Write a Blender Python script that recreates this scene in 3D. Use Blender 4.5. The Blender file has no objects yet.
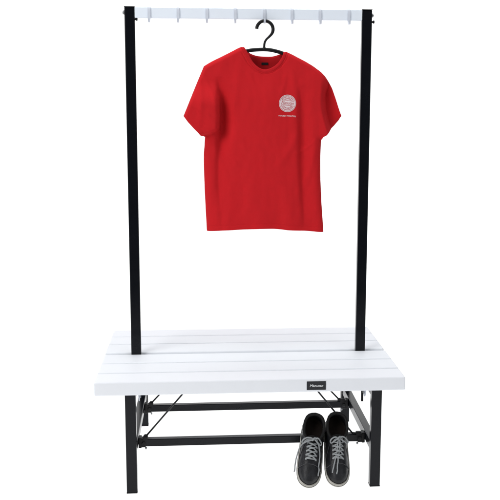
import bpy, bmesh, math, random
import numpy as np
from mathutils import Vector, Matrix, noise
random.seed(4)
SC = bpy.context.scene
COL = SC.collection
R = math.radians

# ------------------------------------------------------------------ materials
def mat(name, base, rough=.5, spec=.5, metal=0., var=0., var_scale=40., bump=0., bump_scale=300., sheen=0., coat=0.):
    m = bpy.data.materials.new(name); m.use_nodes = True
    n = m.node_tree.nodes; l = m.node_tree.links
    b = n['Principled BSDF']
    b.inputs['Base Color'].default_value = (*base, 1)
    b.inputs['Roughness'].default_value = rough
    b.inputs['Specular IOR Level'].default_value = spec
    b.inputs['Metallic'].default_value = metal
    b.inputs['Sheen Weight'].default_value = sheen
    b.inputs['Coat Weight'].default_value = coat
    tc = n.new('ShaderNodeTexCoord')
    if var:
        t = n.new('ShaderNodeTexNoise'); t.inputs['Scale'].default_value = var_scale; t.inputs['Detail'].default_value = 5
        l.new(tc.outputs['Object'], t.inputs['Vector'])
        mx = n.new('ShaderNodeMix'); mx.data_type = 'RGBA'
        mx.inputs['A'].default_value = (*[max(0, c * (1 - var)) for c in base], 1)
        mx.inputs['B'].default_value = (*[min(1, c * (1 + var)) for c in base], 1)
        l.new(t.outputs['Fac'], mx.inputs['Factor']); l.new(mx.outputs['Result'], b.inputs['Base Color'])
        rr = n.new('ShaderNodeMapRange'); rr.inputs['To Min'].default_value = max(.05, rough - .06); rr.inputs['To Max'].default_value = min(1, rough + .08)
        l.new(t.outputs['Fac'], rr.inputs['Value']); l.new(rr.outputs['Result'], b.inputs['Roughness'])
    if bump:
        t2 = n.new('ShaderNodeTexNoise'); t2.inputs['Scale'].default_value = bump_scale; t2.inputs['Detail'].default_value = 3
        l.new(tc.outputs['Object'], t2.inputs['Vector'])
        bp = n.new('ShaderNodeBump'); bp.inputs['Strength'].default_value = bump; bp.inputs['Distance'].default_value = .002
        l.new(t2.outputs['Fac'], bp.inputs['Height']); l.new(bp.outputs['Normal'], b.inputs['Normal'])
    return m

M = {
 'black_steel': mat('black_powder_coat', (.0038, .0046, .0070), .19, .20, var=.25, var_scale=9, bump=.05, bump_scale=900),
 'white_lacquer': mat('white_lacquer', (.80, .825, .87), .5, .22, var=.02, var_scale=14, bump=.08, bump_scale=500),
 'rail_white': mat('pale_blue_white_enamel', (.82, .885, .97), .4, .35, var=.02, var_scale=20),
 'hook_grey': mat('pale_grey_zinc', (.62, .66, .74), .4, .4, var=.06, var_scale=60),
 'bolt': mat('zinc_bolt', (.28, .29, .30), .35, .5, metal=.8, var=.1, var_scale=200),
 'black_plastic': mat('black_plastic', (.006, .006, .007), .4, .25, var=.2, var_scale=60),
 'rod': mat('dark_steel_rod', (.02, .021, .023), .35, .5, metal=.3, var=.2, var_scale=60),
 'red': mat('red_cotton', (.56, .0125, .018), .92, .15, var=.05, var_scale=35, bump=.25, bump_scale=1400, sheen=0.),
 'collar_red': mat('red_rib_knit', (.50, .0115, .017), .92, .15, var=.05, var_scale=60, bump=.4, bump_scale=900),
 'print_white': mat('white_screen_print', (.78, .66, .68), .8, .2, var=.12, var_scale=250),
 'print_red': mat('red_print_gap', (.48, .085, .10), .85, .2, var=.1, var_scale=200),
 'label_black': mat('black_woven_label', (.012, .011, .014), .8, .2, var=.2, var_scale=300),
 'plate_black': mat('black_name_plate', (.010, .011, .015), .4, .4, var=.15, var_scale=80),
 'plate_text': mat('pale_grey_lettering', (.72, .74, .76), .5, .3, var=.04, var_scale=200),
 'leather': mat('black_leather', (.0095, .0100, .0125), .40, .36, var=.95, var_scale=38, bump=.5, bump_scale=260),
 'suede': mat('black_padded_textile', (.012, .012, .012), .85, .2, var=.3, var_scale=90, bump=.5, bump_scale=500),
 'lining': mat('dark_brown_lining', (.022, .016, .014), .9, .15, var=.35, var_scale=40, bump=.4, bump_scale=500),
 'sole': mat('warm_white_rubber', (.42, .41, .375), .6, .3, var=.3, var_scale=45, bump=.25, bump_scale=300),
 'tread': mat('dark_rubber_tread', (.05, .05, .05), .8, .2, var=.2, var_scale=60),
 'lace': mat('grey_cotton_lace', (.31, .325, .335), .9, .15, var=.25, var_scale=220, bump=.6, bump_scale=900),
 'thread': mat('dark_grey_stitching', (.06, .06, .065), .8, .2, var=.2, var_scale=300),
}

# ------------------------------------------------------------------ helpers
def tag(o, label=None, cat=None, group=None, kind=None):
    for k, v in (('label', label), ('category', cat), ('group', group), ('kind', kind)):
        if v: o[k] = v
    return o

def empty(name, loc, rz=0):
    o = bpy.data.objects.new(name, None); COL.objects.link(o)
    o.empty_display_size = .05
    o.location = loc; o.rotation_euler = (0, 0, rz)
    return o

def link(name, me, m, parent=None, smooth=False):
    o = bpy.data.objects.new(name, me); COL.objects.link(o)
    if m: me.materials.append(m)
    if smooth:
        me.polygons.foreach_set('use_smooth', [True] * len(me.polygons))
    if parent: o.parent = parent
    return o

def build(name, bm, m, parent=None, smooth=False):
    bmesh.ops.recalc_face_normals(bm, faces=bm.faces)
    me = bpy.data.meshes.new(name); bm.to_mesh(me); bm.free()
    return link(name, me, m, parent, smooth)

def add_box(bm, x0, x1, y0, y1, z0, z1, bev=0., seg=2):
    t = bmesh.new()
    bmesh.ops.create_cube(t, size=1)
    for v in t.verts:
        v.co = ((x0 + x1) / 2 + v.co.x * (x1 - x0), (y0 + y1) / 2 + v.co.y * (y1 - y0), (z0 + z1) / 2 + v.co.z * (z1 - z0))
    if bev: bmesh.ops.bevel(t, geom=t.edges[:], offset=bev, segments=seg, affect='EDGES', profile=.5)
    merge(bm, t)

def merge(bm, t):
    mp = {}
    for v in t.verts: mp[v] = bm.verts.new(v.co)
    for f in t.faces:
        nf = bm.faces.new([mp[v] for v in f.verts]); nf.smooth = f.smooth
    t.free()

def box(name, x0, x1, y0, y1, z0, z1, m, parent, bev=.002, seg=2):
    bm = bmesh.new(); add_box(bm, x0, x1, y0, y1, z0, z1, bev, seg)
    return build(name, bm, m, parent)

def spline(pts, n=8):
    """Catmull-Rom through the points"""
    P = [Vector(p) for p in pts]
    out = []
    for i in range(len(P) - 1):
        p0 = P[max(i - 1, 0)]; p1 = P[i]; p2 = P[i + 1]; p3 = P[min(i + 2, len(P) - 1)]
        for k in range(n):
            t = k / n
            out.append(.5 * ((2 * p1) + (p2 - p0) * t + (2 * p0 - 5 * p1 + 4 * p2 - p3) * t * t + (3 * p1 - p0 - 3 * p2 + p3) * t ** 3))
    out.append(P[-1])
    return out

def add_tube(bm, pts, r, seg=10, closed=False, flat=1., up=None):
    """sweep; r number or list; flat squashes the section along the frame's second axis"""
    P = [Vector(p) for p in pts]; n = len(P)
    rs = r if isinstance(r, (list, tuple)) else [r] * n
    rings = []; prev = None
    for i in range(n):
        if closed: d = P[(i + 1) % n] - P[i - 1]
        else: d = P[min(i + 1, n - 1)] - P[max(i - 1, 0)]
        d.normalize()
        if up is not None:
            b = Vector(up if not callable(up) else up(i)); a = d.cross(b).normalized(); b = a.cross(d).normalized()
        else:
            if prev is None:
                a = d.cross(Vector((0, 0, 1)) if abs(d.z) < .9 else Vector((0, 1, 0))).normalized()
            else:
                a = (prev - d * prev.dot(d)).normalized()
            b = d.cross(a); prev = a
        rings.append([bm.verts.new(P[i] + (a * math.cos(t) + b * math.sin(t) * flat) * rs[i]) for t in [2 * math.pi * k / seg for k in range(seg)]])
    for i in range(n if closed else n - 1):
        A = rings[i]; B = rings[(i + 1) % n]
        for k in range(seg):
            f = bm.faces.new((A[k], A[(k + 1) % seg], B[(k + 1) % seg], B[k])); f.smooth = True
    if not closed:
        bm.faces.new(rings[0][::-1]); bm.faces.new(rings[-1])

def tube(name, pts, r, m, parent, seg=10, **k):
    bm = bmesh.new(); add_tube(bm, pts, r, seg, **k)
    return build(name, bm, m, parent)

def add_cyl(bm, p, axis, r, h, seg=20, bev=.0):
    """solid cylinder starting at p along axis"""
    a = Vector(axis).normalized(); p = Vector(p)
    pr = [(0, r - bev), (bev, r), (h - bev, r), (h, r - bev)] if bev else [(0, r), (h, r)]
    u = a.orthogonal().normalized(); v = a.cross(u)
    rings = [[bm.verts.new(p + a * q + (u * math.cos(t) + v * math.sin(t)) * rr) for t in [2 * math.pi * k / seg for k in range(seg)]] for q, rr in pr]
    for A, B in zip(rings, rings[1:]):
        for k in range(seg):
            f = bm.faces.new((A[k], A[(k + 1) % seg], B[(k + 1) % seg], B[k])); f.smooth = len(pr) == 2 or True
    bm.faces.new(rings[0][::-1]); bm.faces.new(rings[-1])

def cyl(name, p, axis, r, h, m, parent, seg=20, bev=.001):
    bm = bmesh.new(); add_cyl(bm, p, axis, r, h, seg, bev)
    return build(name, bm, m, parent)

def text_mesh(txt, size, shear=0., offset=0.):
    """lettering as a flat mesh in the xy plane, centred; returns (verts, faces)"""
    c = bpy.data.curves.new('lettering', 'FONT'); c.body = txt; c.size = size; c.shear = shear; c.offset = offset
    c.align_x = 'CENTER'; c.align_y = 'CENTER'; c.resolution_u = 3
    o = bpy.data.objects.new('lettering', c); COL.objects.link(o)
    dg = bpy.context.evaluated_depsgraph_get()
    me = o.evaluated_get(dg).to_mesh()
    V = [tuple(v.co) for v in me.vertices]; F = [tuple(p.vertices) for p in me.polygons]
    o.evaluated_get(dg).to_mesh_clear()
    bpy.data.objects.remove(o); bpy.data.curves.remove(c)
    return V, F

def interp(xs, ys):
    return lambda x: np.interp(x, xs, ys)

def sstep(a, b, x):
    t = np.clip((x - a) / (b - a), 0, 1); return t * t * (3 - 2 * t)

# ------------------------------------------------------------------ setting: white studio sweep
def sweep_material():
    m = bpy.data.materials.new('white_acrylic_sweep'); m.use_nodes = True
    n = m.node_tree.nodes; l = m.node_tree.links; n.clear()
    out = n.new('ShaderNodeOutputMaterial'); mix = n.new('ShaderNodeMixShader')
    d = n.new('ShaderNodeBsdfDiffuse'); d.inputs['Color'].default_value = (.93, .93, .93, 1)
    t = n.new('ShaderNodeBsdfTranslucent'); t.inputs['Color'].default_value = (.93, .93, .93, 1)  # lets the lights added underneath wash shadows out of the ground
    mix.inputs[0].default_value = .5
    l.new(d.outputs[0], mix.inputs[1]); l.new(t.outputs[0], mix.inputs[2]); l.new(mix.outputs[0], out.inputs[0])
    return m
prof = [(-2.3, 0.), (0., 0.), (2.6, 0.)]
for k in range(1, 13):
    a = k / 12 * math.pi / 2
    prof.append((2.6 + 1.6 * math.sin(a), 1.6 - 1.6 * math.cos(a)))
prof += [(4.2, 4.), (4.2, 7.)]
bm = bmesh.new()
A = [bm.verts.new((-4.6, y, z)) for y, z in prof]; B = [bm.verts.new((4.6, y, z)) for y, z in prof]
for i in range(len(prof) - 1): bm.faces.new((A[i], B[i], B[i + 1], A[i + 1]))
sweep = build('ground', bm, sweep_material(), smooth=True)
tag(sweep, 'seamless white studio ground curving up into the white background', 'ground', kind='structure')

# ------------------------------------------------------------------ the bench with its hook rail
bench = empty('cloakroom_bench', (0, 0, 0))
tag(bench, 'white slatted double bench on black steel legs with two tall posts and a hook rail', 'bench')
ST = .4565; TH = .0535
X0, X1 = -.6075, .5940
slats = [(-.3845, -.2640), (-.2535, -.1295), (-.1190, .0050), (.0350, .1675), (.1780, .3010), (.3115, .4240)]
for y0, y1 in slats:
    box('slat', X0, X1, y0, y1, ST - TH, ST, M['white_lacquer'], bench, bev=.006, seg=4)
PX0, PX1 = -.4951, .5049; PW = .0411; PT = 1.8850
def post(x0, x1, bolt_side, bx, knob_x, knob_dir):
    p = box('post', x0, x1, 0.0065, .0335, .372, PT - .002, M['black_steel'], bench, bev=.003, seg=3)
    box('end_cap', x0 - .0006, x1 + .0006, .0059, .0341, PT - .002, PT + .0015, M['black_plastic'], p, bev=.001)
    b = bmesh.new()
    add_cyl(b, (bx, .018, PT - .022), (bolt_side, 0, 0), .0085, .004, 6)
    add_cyl(b, (bx + bolt_side * .004, .018, PT - .022), (bolt_side, 0, 0), .0055, .0035, 14, .001)
    build('bolt', b, M['bolt'], p)
    b = bmesh.new()
    add_cyl(b, (knob_x, .014, PT - .048), (knob_dir, 0, 0), .0042, .005, 14)
    add_cyl(b, (knob_x + knob_dir * .005, .014, PT - .048), (knob_dir, 0, 0), .0068, .0058, 16, .002)
    build('knob', b, M['black_plastic'], p)
post(PX0, PX0 + PW, -1, PX0, PX0 + PW, 1)
post(PX1 - PW, PX1, 1, PX1, PX1, 1)
# rail between the posts
RZ0, RZ1 = 1.8415, 1.8835
rail = box('hook_rail', PX0 + PW + .0003, PX1 - PW - .0003, .0030, .028, RZ0, RZ1, M['rail_white'], bench, bev=.0025, seg=3)
hook_x = [-.3965, -.2815, -.1667, -.0530, .0640, .1762, .2901, .4078]
def hook_mesh():
    """a flat strip lying on the rail that narrows below it and curls out into a J"""
    bm = bmesh.new()
    prof = [(.0300, 1.8855), (.0200, 1.8862), (.0085, 1.8850), (.0030, 1.8800), (.0010, 1.868), (.0006, 1.8545), (.0004, 1.8420), (.0000, 1.8340), (-.0035, 1.8275), (-.0105, 1.8248), (-.0185, 1.8262), (-.0235, 1.8310), (-.0255, 1.8380), (-.0262, 1.8425)]
    P = spline([(0, y, z) for y, z in prof], 4)
    n = len(P); rings = []
    for i, p in enumerate(P):
        d = (P[min(i + 1, n - 1)] - P[max(i - 1, 0)]).normalized()
        nn = Vector((0, d.z, -d.y))
        f = i / (n - 1)
        w = .0058 if f < .46 else .0058 - .0020 * min(1, (f - .46) / .12)
        if f > .93: w *= .8
        th = .0017
        rings.append([bm.verts.new(p + Vector((sx * w, 0, 0)) + nn * sn * th) for sx, sn in ((-1, -1), (1, -1), (1, 1), (-1, 1))])
    for A, B in zip(rings, rings[1:]):
        for k in range(4): bm.faces.new((A[k], A[(k + 1) % 4], B[(k + 1) % 4], B[k]))
    bm.faces.new(rings[0][::-1]); bm.faces.new(rings[-1])
    bmesh.ops.recalc_face_normals(bm, faces=bm.faces)
    me = bpy.data.meshes.new('hook'); bm.to_mesh(me); bm.free()
    return me
hm = hook_mesh()
hm.materials.append(M['hook_grey'])
for x in hook_x:
    h = bpy.data.objects.new('hook', hm); COL.objects.link(h); h.parent = rail; h.location = (x, 0, 0)

# legs, side bars, stretchers, braces
LX = ((-.4935, -.4525), (.466, .506)); LF = (-.366, -.331); LR = (.378, .413)
BARZ = (.140, .178)
for i, (x0, x1) in enumerate(LX):
    for y0, y1 in (LF, LR):
        lg = box('leg', x0, x1, y0, y1, .004, ST - TH - .0005, M['black_steel'], bench, bev=.0025, seg=3)
        box('foot_cap', x0 - .0006, x1 + .0006, y0 - .0006, y1 + .0006, .0, .0055, M['black_plastic'], lg, bev=.0015)
    box('side_bar', x0 + .004, x1 - .004, LF[1] + .0004, LR[0] - .0004, *BARZ, M['black_steel'], bench, bev=.0025, seg=3)
    box('top_bar', x0 + .002, x1 - .002, LF[1] + .0004, LR[0] - .0004, ST - TH - .0355, ST - TH - .0005, M['black_steel'], bench, bev=.0025)
SF = (-.218, -.190); SR_ = (.198, .226); SZ = (.133, .164)
for y0, y1 in (SF, SR_):
    s = box('stretcher', LX[0][1] + .012, LX[1][0] - .012, y0, y1, *SZ, M['black_steel'], bench, bev=.0025, seg=3)
    for sg, xe in ((1, LX[0][1] - .004), (-1, LX[1][0] + .004)):
        # the pivot clamp that joins stretcher and side bar
        b = bmesh.new()
        xa = xe + sg * .0005
        x_in = xe + sg * .030
        add_box(b, min(xa, x_in), max(xa, x_in), y0 - .003, y1 + .003, SZ[0] - .003, SZ[1] + .002, .003)
        add_box(b, min(x_in - sg * .012, x_in + sg * .008), max(x_in - sg * .012, x_in + sg * .008), y0 - .0045, y0 + .010, SZ[1] - .004, SZ[1] + .012, .002)
        add_box(b, min(xa, xa + sg * .013), max(xa, xa + sg * .013), y0 - .005, y1 + .005, SZ[0] - .005, SZ[1] + .007, .003)
        add_cyl(b, (xe + sg * .022, y0 - .003, (SZ[0] + SZ[1]) / 2), (0, -1, 0), .0075, .005, 14, .0015)
        br = build('clamp', b, M['black_plastic'], s)
        cyl('bolt', (xe + sg * .030, (y0 + y1) / 2 - .006, SZ[0] - .0050), (0, 0, -1), .004, .009, M['bolt'], br, 12)
# diagonal brace rods from the seat down to the stretchers
for yb, (xa, za), (xb, zb) in ((-.2085, (-.232, .400), (-.427, .172)), (-.2085, (.232, .400), (.424, .160)),
                              (.206, (-.213, .400), (-.4265, .172)), (.206, (.213, .400), (.430, .168))):
    r_ = tube('brace_rod', [(xa, yb, za), (xb, yb, zb)], .0036, M['rod'], bench, 10)
    sg = 1 if xb < 0 else -1
    cyl('rod_eye', (xb, yb - .006, zb), (0, 1, 0), .0095, .012, M['black_plastic'], r_, 16, .002)
    cyl('rod_eye', (xa, yb - .006, za + .0015), (0, 1, 0), .0085, .012, M['black_plastic'], r_, 16, .002)
# folding brackets under the seat at each end
for sx, xi in ((-1, LX[0][1] + .004), (1, LX[1][0] - .004)):
    for yc in (-.235, .10):
        b = bmesh.new()
        pts = [(0, .050, .404), (0, -.050, .404), (0, -.012, .338), (0, .004, .330), (0, .014, .340)]
        fr = [b.verts.new((xi - sx * .0025, yc + y, z)) for _, y, z in pts]; bk = [b.verts.new((xi + sx * .0015, yc + y, z)) for _, y, z in pts]
        b.faces.new(fr); b.faces.new(bk[::-1])
        for k in range(5): b.faces.new((fr[k], fr[(k + 1) % 5], bk[(k + 1) % 5], bk[k]))
        o = build('fold_bracket', b, M['hook_grey'], bench)
        cyl('bolt', (xi - sx * .0026, yc, .350), (-sx, 0, 0), .006, .005, M['bolt'], o, 12)
b = bmesh.new()
add_box(b, .452, .4615, -.212, -.200, .302, .406, .002)
build('latch', b, M['black_plastic'], bench)
# name plate
PY = -.3845
plate = box('name_plate', .2060, .2805, PY - .0022, PY + .0005, .4120, .4465, M['plate_black'], bench, bev=.0012)
V, F = text_mesh('Manutan', .0152, .28, .0001)
me = bpy.data.meshes.new('lettering')
me.from_pydata([(.2430 + x * 1.0, PY - .0026, .4290 + y) for x, y, z in V], [], F)
link('lettering', me, M['plate_text'], plate)

# ------------------------------------------------------------------ coat hanger
HY = -.0300
hang = empty('coat_hanger', (.0619, HY, 1.7215))
tag(hang, 'black plastic coat hanger with a curved hook hanging from the rail inside the red shirt', 'hanger')
ho = Vector((.0619, HY, 1.7215))
hk = [(.0330, 1.8060), (.0351, 1.8176), (.0447, 1.8302), (.0567, 1.8365), (.0690, 1.8372), (.0827, 1.8325), (.0944, 1.8206), (.0985, 1.8051), (.0946, 1.7894), (.0830, 1.7756), (.0710, 1.7642), (.0640, 1.7520), (.0620, 1.7382), (.0619, 1.7180)]
hk = [(x, z - .0035) for x, z in hk]
P = spline([(x - ho.x, .0170 - .017 * min(1, max(0, (i - 7) / 4)), z - ho.z) for i, (x, z) in enumerate(hk)], 6)
n = len(P)
rad = [.0068 if i / n < .55 else .0068 - .0022 * min(1, (i / n - .55) / .18) for i in range(n)]
tube('hook', P, rad, M['black_plastic'], hang, 14)
bar = [(-.150, 1.6535), (-.1397, 1.6600), (-.0835, 1.6868), (-.0354, 1.7063), (.0048, 1.7165), (.0369, 1.7197), (.0651, 1.7204), (.0933, 1.7178), (.1337, 1.7075), (.1743, 1.6885), (.2272, 1.6600), (.250, 1.6475)]
P = spline([(x - ho.x, 0, z - ho.z) for x, z in bar], 6)
bb = bmesh.new(); add_tube(bb, P, .0074, 14, flat=.75, up=(0, 1, 0)); add_cyl(bb, (0, 0, -.004), (0, 0, 1), .0068, .012, 16, .002)
build('shoulder_bar', bb, M['black_plastic'], hang)

# ------------------------------------------------------------------ T-shirt
Y0 = -.030
shirt = empty('t_shirt', (.066, Y0, .985))
tag(shirt, 'red short-sleeved t-shirt with a round white chest print hanging on the black hanger', 't-shirt')
so = Vector((.066, Y0, .985))
TOP_F = [(-0.1799,1.6524),(-0.1480,1.6713),(-0.1083,1.6907),(-0.0685,1.7109),(-0.0407,1.7252),(-0.0267,1.7300),(-0.0165,1.7160),(-0.0086,1.7021),(0.0094,1.6715),(0.0333,1.6487),(0.0592,1.6390),(0.0871,1.6440),(0.1150,1.6611),(0.1349,1.6870),(0.1442,1.7118),(0.1550,1.7098),(0.1954,1.6906),(0.2440,1.6652),(0.2765,1.6442),(0.2929,1.6325)]
TOP_B = [(-0.1799,1.6524),(-0.1480,1.6713),(-0.1083,1.6907),(-0.0685,1.7109),(-0.0407,1.7252),(-0.0267,1.7300),(-0.0128,1.7180),(0.0031,1.7046),(0.0311,1.6945),(0.0630,1.6915),(0.0950,1.6918),(0.1230,1.6990),(0.1370,1.7062),(0.1442,1.7118),(0.1550,1.7098),(0.1954,1.6906),(0.2440,1.6652),(0.2765,1.6442),(0.2929,1.6325)]
LEFT = [(-0.1799,1.6524),(-0.1900,1.6289),(-0.2102,1.5818),(-0.2346,1.5228),(-0.2509,1.4833),(-0.2627,1.4556),(-0.2454,1.4318),(-0.2237,1.4081),(-0.2058,1.3898),(-0.1945,1.3768),(-0.1850,1.3756),(-0.1768,1.3742),(-0.1798,1.3363),(-0.1825,1.2962),(-0.1819,1.2155),(-0.1785,1.1178),(-0.1725,0.9884)]
RIGHT = [(0.2929,1.6325),(0.3176,1.6050),(0.3384,1.5695),(0.3533,1.5298),(0.3683,1.4859),(0.3795,1.4571),(0.3712,1.4398),(0.3531,1.4176),(0.3329,1.3975),(0.3150,1.3776),(0.3050,1.3735),(0.2962,1.3600),(0.2936,1.2800),(0.2959,1.1984),(0.3015,1.0955),(0.3109,0.9812)]
BOT = [(-0.1725,0.9884),(-0.1193,0.9910),(-0.0620,0.9939),(0.0037,0.9968),(0.0531,0.9986),(0.1067,0.9974),(0.1688,0.9912),(0.2310,0.9879),(0.2768,0.9835),(0.3109,0.9812)]
VL = [(-0.1287,1.6134),(-0.1210,1.5586),(-0.1173,1.4997),(-0.1165,1.4404),(-0.1188,1.3847),(-0.1241,1.3208),(-0.1285,1.2404),(-0.1269,1.1594),(-0.1192,1.0696),(-.112,.985)]
VR = [(0.2032,1.6000),(0.2120,1.5210),(0.2128,1.4414),(0.2136,1.3613),(0.2145,1.2806),(0.2194,1.1993),(0.2243,1.1174),(0.2293,1.0349),(.232,.98)]
SRT = [(0.2950,1.6246),(0.2957,1.5692),(0.2934,1.5215),(0.2991,1.4736),(0.3121,1.4256),(0.3249,1.3894)]
sm = lambda pts, n=6: [(p.x, p.y) for p in spline([(a, b, 0) for a, b in pts], n)]
def curve_z(pts):            # x as a function of z
    a = np.array(sorted(pts, key=lambda p: p[1])); return lambda z: np.interp(z, a[:, 1], a[:, 0])
vl, vr, srt = curve_z(sm(VL)), curve_z(sm(VR)), curve_z(sm(SRT))
def seg_dist(x, z, pts):
    d = np.full(x.shape, 9.)
    for (ax, az), (bx, bz) in zip(pts, pts[1:]):
        vx, vz = bx - ax, bz - az; L = vx * vx + vz * vz
        t = np.clip(((x - ax) * vx + (z - az) * vz) / L, 0, 1)
        d = np.minimum(d, np.hypot(x - ax - t * vx, z - az - t * vz))
    return d
E_SH = TOP_F[:6]; E_SHR = TOP_F[14:]
E_L1 = LEFT[:6]; E_L2 = LEFT[11:]; E_R1 = RIGHT[:6]; E_R2 = RIGHT[11:]
def rnd(d, r):
    t = np.clip(d / r, 0, 1); return np.sqrt(1 - (1 - t) ** 2)
def vnoise(x, z, s, seed):
    return np.array([noise.noise(Vector((a * s[0] + seed, b * s[1], seed * .7)), noise_basis='PERLIN_NEW') for a, b in zip(x.ravel(), z.ravel())]).reshape(x.shape)
# soft drag folds: start, end, height, width
CREASES = [((-.045, 1.70), (-.075, 1.44), .0030, .016), ((.16, 1.69), (.185, 1.42), .0030, .016), ((-.105, 1.43), (.02, 1.27), .0032, .016),
           ((.215, 1.42), (.10, 1.24), .0034, .018), ((-.15, 1.36), (-.09, 1.15), .0030, .014), ((.27, 1.36), (.21, 1.13), .0032, .013),
           ((-.20, 1.62), (-.205, 1.40), .0036, .012), ((.02, 1.25), (-.03, .98), .0030, .024), ((.13, 1.22), (.16, .97), .0032, .022),
           ((-.23, 1.50), (-.14, 1.43), .0026, .007), ((-.19, 1.62), (-.13, 1.47), .0028, .009), ((.33, 1.52), (.36, 1.42), .0024, .007), ((-.16, 1.34), (-.03, 1.24), .0022, .009),
           ((.28, 1.37), (.17, 1.30), .0022, .008), ((-.02, 1.66), (.03, 1.52), .0016, .010), ((.15, 1.66), (.11, 1.50), .0016, .010)]
def front_h(x, z, detail=True):
    x = np.asarray(x, float); z = np.asarray(z, float)
    e = rnd(np.minimum(seg_dist(x, z, E_SH), seg_dist(x, z, E_SHR)), .017)
    e = np.minimum(e, rnd(np.minimum(seg_dist(x, z, E_L1), seg_dist(x, z, E_R1)), .013))
    e = np.minimum(e, rnd(np.minimum(seg_dist(x, z, E_L2), seg_dist(x, z, E_R2)), .030))
    h = .024 * e
    h = h + .012 * np.exp(-((x - .05) / .17) ** 2) * sstep(1.66, 1.50, z)
    # the hollow between the left sleeve and the chest, running on down as a soft crease
    A = np.interp(z, [.98, 1.08, 1.2, 1.29, 1.35, 1.385, 1.43, 1.50, 1.56, 1.612], [.002, .005, .009, .014, .025, .040, .046, .036, .012, 0])
    dx = x - vl(z) - .006
    wr = np.interp(z, [1.0, 1.3, 1.4, 1.5], [.030, .030, .034, .026])
    h = h - A * np.where(dx < 0, np.exp(-(dx / .014) ** 2), np.exp(-(dx / wr) ** 2))
    # the sleeve lies over the body with a fold edge of its own
    zl = np.interp(x, [-.21, -.194, -.150, -.110], [1.372, 1.379, 1.392, 1.412])
    m = 1 / (1 + np.exp(np.clip((x - vl(z) + .004) / .0032, -40, 40))) * 1 / (1 + np.exp(np.clip((zl - z) / .0022, -40, 40))) * sstep(1.60, 1.50, z)
    h = h + .033 * m
    # crease on the right of the chest
    B = np.interp(z, [.98, 1.05, 1.15, 1.3, 1.4, 1.5, 1.58], [.001, .006, .014, .019, .020, .012, 0])
    dx = x - vr(z)
    h = h - B * np.where(dx < 0, np.exp(-(dx / .013) ** 2), np.exp(-(dx / .030) ** 2))
    # the right sleeve turns away behind the chest
    s = x - srt(z)
    h = h - .072 * sstep(-.008, .042, s) * sstep(1.625, 1.54, z) * sstep(1.352, 1.385, z)
    h = h + .012 * np.exp(-(seg_dist(x, z, RIGHT[4:8]) / .009) ** 2) * sstep(1.42, 1.45, z)
    # hem bands
    zb = np.interp(x, [p[0] for p in BOT], [p[1] for p in BOT])
    h = h - .0011 * np.exp(-((z - zb - .020) / .0018) ** 2)
    h = h - .0011 * np.exp(-((seg_dist(x, z, LEFT[5:10]) - .018) / .0018) ** 2)
    h = h - .0018 * np.exp(-((seg_dist(x, z, TOP_F[5:15]) - .0165) / .0018) ** 2)
    for (ax, az), (bx, bz), am, wd in CREASES:
        vx, vz = bx - ax, bz - az; L = math.hypot(vx, vz)
        s_ = ((x - ax) * vx + (z - az) * vz) / L / L; d_ = ((x - ax) * vz - (z - az) * vx) / L + .010 * np.sin(s_ * 3.0)
        h = h + am * np.exp(-(d_ / wd) ** 2) * sstep(-.05, .35, s_) * sstep(1.05, .60, s_)
    if detail:
        h = h + .0050 * vnoise(x, z, (7, 1.6), 3.1) * sstep(1.66, 1.4, z) + .0022 * vnoise(x, z, (16, 6), 8.3) + .0012 * vnoise(x, z, (38, 20), 1.7)
        # soft drag folds from the shoulders and the gentle flare of the hem
        h = h + .0040 * np.sin(x * 46 + z * 5 + .8) * sstep(1.22, .99, z)
    return h
def coons(T, B, L, Rr, nu, nv):
    u = np.linspace(0, 1, nu); v = np.linspace(0, 1, nv)
    def byx(P, q): P = np.array(P); f = (P[:, 0] - P[0, 0]) / (P[-1, 0] - P[0, 0]); return np.stack([np.interp(q, f, P[:, 0]), np.interp(q, f, P[:, 1])], -1)
    def byz(P, q): P = np.array(P); f = (P[:, 1] - P[0, 1]) / (P[-1, 1] - P[0, 1]); return np.stack([np.interp(q, f, P[:, 0]), np.interp(q, f, P[:, 1])], -1)
    t, b, l, r = byx(T, u)[None], byx(B, u)[None], byz(L, v)[:, None], byz(Rr, v)[:, None]
    U = u[None, :, None]; W = v[:, None, None]
    # the kinks of the sleeve outlines stay near the edges; inside, rows follow a smooth side line
    def smooth(q):
        k = np.ones(2 * (nv // 5) + 1); k /= k.size; p = nv // 5
        lin = q[:1] + (q[-1:] - q[:1]) * W
        d = (q - lin)[:, 0]; d = np.stack([np.convolve(np.pad(d[:, j], p, mode='reflect', reflect_type='odd'), k, 'valid') for j in (0, 1)], -1)
        return lin + .5 * d[:, None] * np.sin(np.pi * W)
    ls, rs = smooth(l), smooth(r)
    kl = np.clip(1 - U / .22, 0, 1) ** 2; kr = np.clip(1 - (1 - U) / .22, 0, 1) ** 2
    return (l - ls) * kl + (r - rs) * kr + (1 - W) * t + W * b + (1 - U) * ls + U * rs - ((1 - U) * (1 - W) * t[:, :1] + U * (1 - W) * t[:, -1:] + (1 - U) * W * b[:, :1] + U * W * b[:, -1:])
def grid_mesh(name, X, Y, Z, flip=False):
    nv, nu = X.shape
    V = np.stack([X, Y, Z], -1).reshape(-1, 3) - np.array(so)
    i = (np.arange(nv - 1)[:, None] * nu + np.arange(nu - 1)[None]).ravel()
    F = np.stack([i, i + nu, i + nu + 1, i + 1] if not flip else [i, i + 1, i + nu + 1, i + nu], -1)
    me = bpy.data.meshes.new(name); me.from_pydata(V.tolist(), [], F.tolist()); return me
TFs = sm(TOP_F[:6], 4)[:-1] + sm(TOP_F[5:15], 5)[:-1] + sm(TOP_F[14:], 4)
TBs = sm(TOP_B[:6], 4)[:-1] + sm(TOP_B[5:14], 5)[:-1] + sm(TOP_B[13:], 4)
Ls = sm(LEFT[:6], 4)[:-1] + LEFT[5:11] + sm(LEFT[11:], 4)
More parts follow.
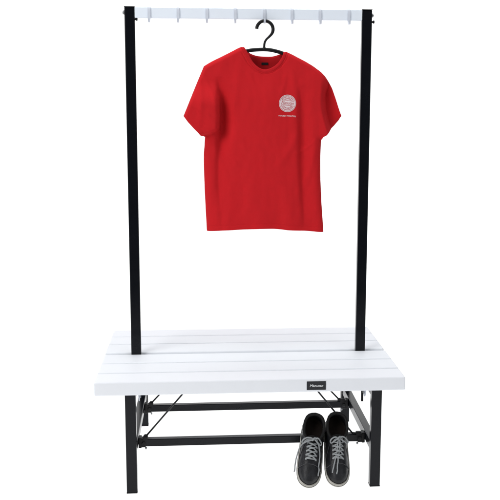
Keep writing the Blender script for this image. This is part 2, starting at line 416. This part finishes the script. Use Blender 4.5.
Rs = sm(RIGHT[:6], 4)[:-1] + RIGHT[5:11] + sm(RIGHT[11:], 4)
Bs = sm(BOT, 5)
G = coons(TFs, Bs, Ls, Rs, 270, 330)
FX, FZ = G[..., 0], G[..., 1]
H = front_h(FX, FZ)
def solid(o, t, off=1):
    md = o.modifiers.new('thickness', 'SOLIDIFY'); md.thickness = t; md.offset = off
o = link('front_panel', grid_mesh('front_panel', FX, Y0 - H, FZ, True), M['red'], shirt, True); solid(o, .0012, 0)
G = coons(TBs, Bs, Ls, Rs, 120, 150)
BX, BZ = G[..., 0], G[..., 1]
e = np.minimum(rnd(np.minimum(seg_dist(BX, BZ, E_SH), seg_dist(BX, BZ, E_SHR)), .03), rnd(np.minimum(np.minimum(seg_dist(BX, BZ, E_L1), seg_dist(BX, BZ, E_R1)), np.minimum(seg_dist(BX, BZ, E_L2), seg_dist(BX, BZ, E_R2))), .05))
BH = .026 * e + .010 * np.exp(-((BX - .06) / .16) ** 2) * sstep(1.70, 1.55, BZ) + .004 * vnoise(BX, BZ, (7, 2), 5.5)
o = link('back_panel', grid_mesh('back_panel', BX, Y0 + BH, BZ), M['red'], shirt, True); solid(o, .0012, 0)
# ribbed collar
def back_y(x, z):
    e = rnd(np.minimum(seg_dist(np.array([x]), np.array([z]), E_SH), seg_dist(np.array([x]), np.array([z]), E_SHR)), .03)[0]
    return Y0 + .026 * e
fr = [(x, z) for x, z in sm(TOP_F[5:15], 8)]
hh = front_h(np.array([p[0] for p in fr]), np.array([p[1] - .006 for p in fr]), True)
P1 = [Vector((x, Y0 - q - .0008, z - .0045)) - so for (x, z), q in zip(fr, hh)]
bk = [(x, z) for x, z in sm(TOP_B[5:14], 8)][::-1]
P2 = [Vector((x, back_y(x, z), z - .004)) - so for x, z in bk][1:-1]
ring = P1 + P2
cb = bmesh.new()
nring = len(ring)
add_tube(cb, ring, .0068, 12, closed=True, flat=.28, up=lambda i: (0, -1 if i < len(P1) else 1, 0))
build('collar', cb, M['collar_red'], shirt)
# woven neck label inside the back
lb = bmesh.new(); yb = float(back_y(.066, 1.664)) - .004
add_box(lb, .0525 - so.x, .0795 - so.x, yb - so.y - .0008, yb - so.y + .0004, 1.6605 - so.z, 1.6705 - so.z, .0003)
build('neck_label', lb, M['label_black'], shirt)
# round chest print: lies on the cloth
EC = (.1541, 1.5072); ER = .0345
def on_cloth(pts, lift):
    x = np.array([p[0] for p in pts]); z = np.array([p[1] for p in pts])
    y = Y0 - front_h(x, z) - .0006 - lift
    return [(a - so.x, b - so.y, c - so.z) for a, b, c in zip(x, y, z)]
def flat_print(name, pts, faces, lift, m, parent):
    me = bpy.data.meshes.new(name); me.from_pydata(on_cloth(pts, lift), [], faces)
    return link(name, me, m, parent)
tilt = R(-4)
def er(x, y): return (EC[0] + x * math.cos(tilt) - y * math.sin(tilt), EC[1] + x * math.sin(tilt) + y * math.cos(tilt))
def ring_faces(r0, r1, a0, a1, n):
    pts = []; 
    for k in range(n + 1):
        a = a0 + (a1 - a0) * k / n
        pts += [er(r0 * math.cos(a), r0 * math.sin(a)), er(r1 * math.cos(a), r1 * math.sin(a))]
    return pts, [(2 * k, 2 * k + 1, 2 * k + 3, 2 * k + 2) for k in range(n)]
pts, fc = [], []
def addp(p, f):
    b = len(pts); pts.extend(p); fc.extend([tuple(i + b for i in q) for q in f])
NR = 8
for k in range(NR): addp(*ring_faces(ER * k / NR + 1e-5, ER * (k + 1) / NR, 0, 2 * math.pi, 48))
emb = flat_print('chest_print', pts, fc, .0008, M['print_white'], shirt)
pts, fc = [], []
def strip(y0, y1, x0, x1, wob=0., n=14):
    p = []
    for k in range(n + 1):
        x = x0 + (x1 - x0) * k / n; dy = wob * math.sin(math.pi * 1.6 * k / n)
        p += [er(x, y0 + dy), er(x, y1 + dy)]
    addp(p, [(2 * k, 2 * k + 1, 2 * k + 3, 2 * k + 2) for k in range(n)])
addp(*ring_faces(ER * .90, ER * .935, 0, 2 * math.pi, 64))
V, F = text_mesh('Manutan', .0170, .25, .0)
addp([er(x * .88, y + .0015) for x, y, z in V], F)
strip(-.0088, -.0070, -.026, .027, .0010); strip(.0105, .0118, -.024, .026, .0012)
for a0, rr, step, lo, hi in ((0, .76, 9.5, 32, 148), (0, .74, 10, 205, 335), (0, .55, 13, 215, 325), (0, .56, 13, 42, 138)):
    a = lo; i = 0
    while a < hi:
        w = step * (.42 + .22 * ((i * 7) % 3) / 2)
        addp(*ring_faces(ER * (rr - .065), ER * (rr + .065), R(a), R(a + w), 3)); a += step; i += 1
flat_print('print_lines', pts, fc, .0014, M['print_red'], emb)
pts, fc = [], []
V, F = text_mesh('manutan', .0105, 0, 0.)
addp([(.1330 + x * .82 , 1.4585 - .04 * x + y) for x, y, z in V], F)
V, F = text_mesh('MANUTAN', .0098, .1, .0)
addp([(.1695 + x * .78, 1.4565 - .06 * x + y) for x, y, z in V], F)
flat_print('print_caption', pts, fc, .0008, M['print_white'], shirt)

# ------------------------------------------------------------------ sneakers
SL = .284
Wt = interp([0, .01, .03, .07, .13, .25, .40, .52, .64, .76, .84, .90, .945, .975, .992, 1.0],
            [0, .0145, .0255, .0350, .0410, .0440, .0445, .0455, .0470, .0472, .0445, .0395, .0315, .0218, .0125, 0])
ZT = interp([0, .15, .25, .33, .385, .42, .50, .58, .66, .72, .80, .87, .92, .955, .98, 1.0],
            [.45, .30, .18, .112, .087, .082, .078, .073, .068, .065, .062, .058, .052, .0455, .037, .024])
ZC = interp([0, .05, .12, .20, .30, .36, .41], [.095, .095, .093, .088, .083, .081, .083])
T_OPEN = .395
PP, QQ = 2.5, 2.3
def side_lean(t): return -.004 * (1 - t)
def top_z(t, wf):
    return float(ZT(t)) * max(0., 1 - abs(wf) ** PP) ** (1 / QQ)
def sole_lift(t): return .010 * max(0, (t - .80) / .20) ** 2
def spos(t, w, z):
    """local shoe space: x across, y forward (toe at -SL), heel at 0"""
    return Vector((w, -t * SL, z + sole_lift(t)))
def on_top(t, wf, lift=.0):
    W = float(Wt(t)) * 1.0
    z = top_z(t, wf)
    e = .01
    n = Vector((wf * .9, 0, 1)).normalized()
    return spos(t, wf * W, z) + n * lift

def make_shoe(loc, rz, label, loose, bow=(1, 1)):
    root = empty('sneaker', loc, rz)
    tag(root, label, 'sneaker', 'pair of black lace-up sneakers')
    # outsole with rounded edge and toe spring
    bm = bmesh.new()
    ts = [.5 - .5 * math.cos(math.pi * k / 48) for k in range(49)]
    outline = [(t, float(Wt(t))) for t in ts] + [(t, -float(Wt(t))) for t in ts[-2:0:-1]]
    n = len(outline)
    def ring(z, g, base=True):
        out = []
        for t, w in outline:
            c = spos(t, w, 0)
            d = Vector((c.x, (c.y + SL * .5) * .55, 0)); 
            out.append(bm.verts.new((c.x * (1 + g), (c.y + SL * .5) * (1 + g * (.72 if c.y < -SL * .5 else .3)) - SL * .5, z + sole_lift(t))))
        return out
    rs = [ring(.0030, -.05), ring(.0, -.02)] if False else [ring(.0, -.03), ring(.0025, .035), ring(.010, .058), ring(.020, .062), ring(.0262, .052), ring(.0285, .02), ring(.0285, -.06)]
    for A, B in zip(rs, rs[1:]):
        for k in range(n): bm.faces.new((A[k], A[(k + 1) % n], B[(k + 1) % n], B[k])).smooth = True
    bm.faces.new(rs[0][::-1]); bm.faces.new(rs[-1])
    sole = build('outsole', bm, M['sole'], root)
    # a dark scuff line around the sole wall
    P = []
    for t, w in outline:
        c = spos(t, w, 0); P.append((c.x * 1.062, (c.y + SL * .5) * (1.0445 if c.y < -SL * .5 else 1.0186) - SL * .5, .0215 + sole_lift(t)))
    tube('welt_line', P, .0011, M['tread'], sole, 6, closed=True)
    # upper: two half shells meeting on the centre line, open at the ankle
    nt, na = 96, 26
    bm = bmesh.new(); grid = {}
    tt = [(.5 - .5 * math.cos(math.pi * k / nt)) for k in range(nt + 1)]
    for k, t in enumerate(tt):
        W = float(Wt(t)); zt = float(ZT(t))
        if t < T_OPEN:
            zc = float(ZC(t)); q = min(1., zc / zt)
            th = math.asin(min(1., q ** (QQ / 2)))
        else: th = math.pi / 2
        for sgn in (-1, 1):
            for j in range(na + 1):
                a = th * j / na
                w = W * (.975 if t > .4 else 1.) * max(0., math.cos(a)) ** (2 / PP); z = zt * math.sin(a) ** (2 / QQ)
                z = .018 + z * (1 - .018 / max(zt, .03)) if z < .018 else z
                # ankle part is gathered in a little above the sole
                if t < .5: w *= 1 + .05 * math.exp(-((z - .085) / .02) ** 2) - .04 * math.exp(-((z - .055) / .02) ** 2)
                p = spos(t, sgn * w, z)
                if t < .4: p.y += (.4 - t) / .4 * (-.006 * math.exp(-((z - .07) / .025) ** 2) )
                d = noise.noise(p * 28 + Vector((rz * 9, 0, 0))) * .0011 + noise.noise(p * 70) * .0005
                p += Vector((sgn * w, 0, z * .5)).normalized() * d if w + z > 1e-4 else Vector()
                grid[k, sgn, j] = bm.verts.new(p)
    for k in range(nt):
        for sgn in (-1, 1):
            for j in range(na):
                q = [grid[k, sgn, j], grid[k + 1, sgn, j], grid[k + 1, sgn, j + 1], grid[k, sgn, j + 1]]
                bm.faces.new(q if sgn > 0 else q[::-1]).smooth = True
    bmesh.ops.remove_doubles(bm, verts=bm.verts, dist=.0004)
    up = build('upper', bm, M['leather'], root, True)
    solid(up, .003, 0)
    # padded collar round the opening
    P = []
    ks = [k for k, t in enumerate(tt) if t < T_OPEN - .012]
    def rim(k, sgn):
        t = tt[k]; W = float(Wt(t)); zt = float(ZT(t)); zc = float(ZC(t)); th = math.asin(min(1., (zc / zt) ** (QQ / 2)))
        w = W * max(0., math.cos(th)) ** (2 / PP) * 1.03
        p = spos(t, sgn * max(0, w - .0025), zc - .001); p.y += (.4 - t) / .4 * -.006 - .0015
        return p
    P = [rim(k, -1) for k in ks[::-1]] + [rim(k, 1) for k in ks[1:]]
    P2 = [P[0]]
    for p in P[1:]:
        if (p - P2[-1]).length > .004: P2.append(p)
    tube('padded_collar', P2, .0056, M['suede'], root, 12)
    # insole
    bm = bmesh.new()
    A = [bm.verts.new(spos(t, float(Wt(t)) * .93, .032)) for t in tt[2:-4]]; B = [bm.verts.new(spos(t, -float(Wt(t)) * .93, .032)) for t in tt[2:-4]]
    for k in range(len(A) - 1): bm.faces.new((A[k], A[k + 1], B[k + 1], B[k]))
    build('insole', bm, M['lining'], root)
    # tongue
    bm = bmesh.new(); rows = []
    tp = spline([(.66, .068 + .0042, 0), (.58, .073 + .0042, 0), (.50, .078 + .0046, 0), (.43, .082 + .006, 0), (.385, .0895, 0), (.355, .0985, 0)], 5)
    for i, p in enumerate(tp):
        f = i / (len(tp) - 1); hw = .0145 + .010 * f
        if f > .92: hw *= .88
        row = []
        for j in range(9):
            w = -1 + 2 * j / 8
            row.append(bm.verts.new(spos(p.x, w * hw, p.y - .0075 * w * w * (1 + .6 * f) + .0006 * math.sin(9 * f + 3 * w))))
        rows.append(row)
    for A, B in zip(rows, rows[1:]):
        for j in range(8): bm.faces.new((A[j], A[j + 1], B[j + 1], B[j])).smooth = True
    tg = build('tongue', bm, M['suede'], root); solid(tg, .005, 0)
    # eyelet facings, one each side
    for sgn in (-1, 1):
        bm = bmesh.new(); rows = []
        for i in range(25):
            t = .425 + (.685 - .425) * i / 24
            row = []
            for j in range(6):
                wf = (.25 + .05 * (1 - i / 24) + .30 * j / 5)
                row.append(bm.verts.new(on_top(t, sgn * wf, .0030 if 0 < j < 5 else .0012)))
            rows.append(row)
        for A, B in zip(rows, rows[1:]):
            for j in range(5): bm.faces.new((A[j], A[j + 1], B[j + 1], B[j])).smooth = True
        fa = build('facing', bm, M['leather'], root); solid(fa, .0016, 0)
        tube('stitching', [on_top(.43 + .255 * i / 30, sgn * .575, .0022) for i in range(31)], .0009, M['thread'], fa, 5)
    # seams of the heel counter and of the quarters
    for sgn in (-1, 1):
        def on_side(t, f, lift=.0022):
            W = float(Wt(t)) * (.975 if t > .4 else 1.); zt = float(ZT(t))
            th = math.asin(min(1., (min(float(ZC(min(t, .40))), zt * .98) / zt) ** (QQ / 2))) * f if t < T_OPEN else math.pi / 2 * f
            w = W * max(0., math.cos(th)) ** (2 / PP); z = zt * math.sin(th) ** (2 / QQ)
            return spos(t, sgn * (w + lift), max(z, .022) + lift * .4)
        tube('stitching', [on_side(.20 + .05 * math.sin(3 * f), f) for f in [.12 + .8 * i / 16 for i in range(17)]], .0010, M['thread'], up, 5)
        tube('stitching', [on_side(.70 - .26 * f, .12 + .50 * f) for f in [i / 20 for i in range(21)]], .0010, M['thread'], up, 5)
    # toe cap seam and vamp stitching
    tube('toe_seam', [on_top(.745 - .045 * math.cos(w * 1.5) + .03, w, .0024) for w in [-.97 + 1.94 * i / 40 for i in range(41)]], .0015, M['thread'], root, 6)
    # laces
    rows_t = [.445, .500, .555, .610, .665]
    EW = .40
    ey = {}
    for i, t in enumerate(rows_t):
        for sgn in (-1, 1):
            ey[i, sgn] = on_top(t, sgn * EW, .0050)
            e = bmesh.new(); c = on_top(t, sgn * EW, .0030); add_cyl(e, c, Vector((sgn * .35, 0, 1)), .0042, .0016, 12, .0005)
            build('eyelet', e, M['bolt'], root)
    bm = bmesh.new()
    def lace(pts, r=.0030, k=6):
        P = [p + Vector((noise.noise(p * 60), noise.noise(p * 60 + Vector((7, 0, 0))), .5 * noise.noise(p * 60 + Vector((0, 9, 0))))) * .0022 for p in spline(pts, k)]; add_tube(bm, P, r, 8, flat=.62, up=(0, 0, 1))
    def arch(a, b, h):
        m = (a + b) / 2; m.z = max(a.z, b.z) + h
        q1 = a.lerp(m, .5); q1.z += h * .25; q2 = b.lerp(m, .5); q2.z += h * .25
        return [a, q1, m, q2, b]
    lace(arch(ey[4, -1], ey[4, 1], .0095))
    for i in range(4, 0, -1):
        j = random.uniform(-.0015, .0015)
        lace(arch(ey[i, -1], ey[i - 1, 1], .0115 + j))
        lace(arch(ey[i, 1], ey[i - 1, -1], .0150 + j))
    up0 = on_top(.425, 0, .013)
    # a loose bow lying across the throat
    kn = Vector((.002, up0.y + .004, up0.z + .004))
    lace([ey[0, -1], (-.010, kn.y - .002, kn.z - .001), kn, (.012, kn.y + .003, kn.z), ey[0, 1]])
    for sgn in (-1, 1):
        q = bow[0] if sgn < 0 else bow[1]
        lace([kn, kn + Vector((sgn * .013, .004, .006)), kn + Vector((sgn * .029 * q, .001, .000)), kn + Vector((sgn * .039 * q, -.006, -.014)), kn + Vector((sgn * .036 * q, -.015, -.016)), kn + Vector((sgn * .022 * q, -.010, -.002)), kn + Vector((sgn * .008, -.004, .003)), kn])
    lace([kn + Vector((-.006, -.005, .001)), kn + Vector((-.002, -.001, .006)), kn + Vector((.004, .004, .004)), kn + Vector((.006, .006, -.003))], .0042)
    build('laces', bm, M['lace'], root)
    for pts_ in loose:
        bm = bmesh.new(); lace(pts_ if not callable(pts_) else pts_(kn), .0026)
        build('lace_end', bm, M['lace'], root)
    return root

# both shoes stand on their toes and lean back against the front stretcher
def lean(toe_x, toe_y, alpha, gamma, roll=0.):
    rot = Matrix.Rotation(R(alpha), 3, 'X') @ Matrix.Rotation(R(gamma), 3, 'Z') @ Matrix.Rotation(R(roll), 3, 'Y')
    t = rot @ Vector((0, -SL * 1.012, .0105))
    low = min((rot @ Vector((x * .03, -SL * .5 - SL * .5 * 1.018 * c, .0105 - .010 * (1 - c)))).z for x in (-1, 0, 1) for c in (1,))
    return (toe_x - t.x, toe_y - t.y, -t.z + .0015), rot.to_euler()
def set_pose(o, pose): o.location = pose[0]; o.rotation_euler = pose[1]
s1 = make_shoe((0, 0, 0), 0, 'black lace-up sneaker with one lace end trailing outside its sole, farther from the leg',
  [lambda k: [k, k + Vector((-.022, -.002, -.002)), (-.043, -.135, .072), (-.0530, -.155, .055), (-.0565, -.180, .040), (-.0580, -.205, .030), (-.0590, -.232, .026)],
   lambda k: [k, k + Vector((.018, -.012, .001)), on_top(.54, .62, .007), on_top(.62, .66, .006), on_top(.70, .68, .005), on_top(.78, .72, .004), on_top(.86, .78, .004)]], (1.12, .82))
set_pose(s1, lean(.2155, -.366, 49.0, -9))
s2 = make_shoe((0, 0, 0), 1.3, 'black lace-up sneaker with two lace ends lying on its toe, nearer the bench leg',
  [lambda k: [k, k + Vector((-.006, -.020, .004)), on_top(.56, -.06, .013), on_top(.64, -.16, .010), on_top(.72, -.30, .005), on_top(.80, -.42, .004), on_top(.86, -.52, .004)],
   lambda k: [k, k + Vector((.004, -.020, .005)), on_top(.56, .06, .013), on_top(.64, .02, .011), on_top(.72, -.04, .005), on_top(.80, -.10, .004), on_top(.88, -.16, .004)]], (.80, .95))
set_pose(s2, lean(.3365, -.366, 49.0, -2.2))

# ------------------------------------------------------------------ camera
cam = bpy.data.cameras.new('camera'); co = bpy.data.objects.new('camera', cam); COL.objects.link(co)
yaw, pit, rol, f = .0783, .1587, .0045, 891.92
fw = Vector((math.sin(yaw) * math.cos(pit), math.cos(yaw) * math.cos(pit), -math.sin(pit)))
rt = Vector((math.cos(yaw), -math.sin(yaw), 0)); upv = rt.cross(fw)
rt2 = rt * math.cos(rol) + upv * math.sin(rol); up2 = -rt * math.sin(rol) + upv * math.cos(rol)
mt = Matrix((rt2, up2, -fw)).transposed().to_4x4(); mt.translation = (-.1959, -3.685, 1.4929)
co.matrix_world = mt
cam.sensor_fit = 'HORIZONTAL'; cam.sensor_width = 36; cam.lens = 36 * f / 500
cam.shift_x = -20.502 / 500; cam.shift_y = -.3089 / 500
cam.clip_start = .05; cam.clip_end = 200
SC.camera = co

# ------------------------------------------------------------------ light: softboxes, and unseen lights added behind the acrylic sweep to whiten it
def area(name, loc, target, sx, sy, power, col=(1, 1, 1)):
    l = bpy.data.lights.new(name, 'AREA'); l.shape = 'RECTANGLE'; l.size = sx; l.size_y = sy; l.energy = power; l.color = col
    o = bpy.data.objects.new(name, l); COL.objects.link(o); o.location = loc
    o.rotation_euler = (Vector(target) - Vector(loc)).to_track_quat('-Z', 'Y').to_euler()
    return o
area('softbox', (-3.3, -2.9, 2.8), (0, 0, 1.1), 2.5, 2.3, 114, (1, .985, .965))
area('softbox', (2.9, -4.2, 2.4), (0, 0, .9), 1.6, 1.8, 20, (.97, .985, 1))
area('softbox', (0, -.1, 4.6), (0, .1, 0), 4.2, 3.6, 158, (.98, .99, 1))
area('added_sweep_light', (0, .1, -.9), (0, .1, 1), 9.6, 6.4, 350)  # added out of sight below, so the ground stays shadowless white
area('added_sweep_light', (0, 4.6, -.5), (0, 3., 1.1), 9.6, 2.6, 200)
area('added_sweep_light', (0, 5.3, 3.9), (0, 0, 3.9), 9.6, 6, 325)

w = bpy.data.worlds.new('World'); SC.world = w; w.use_nodes = True
bg = w.node_tree.nodes['Background']
bg.inputs[0].default_value = (.93, .96, 1, 1); bg.inputs[1].default_value = .10

SC.view_settings.view_transform = 'Standard'; SC.view_settings.look = 'None'
SC.view_settings.exposure = 0; SC.view_settings.gamma = 1
SC.cycles.max_bounces = 8; SC.cycles.diffuse_bounces = 4
SC.cycles.use_denoising = True
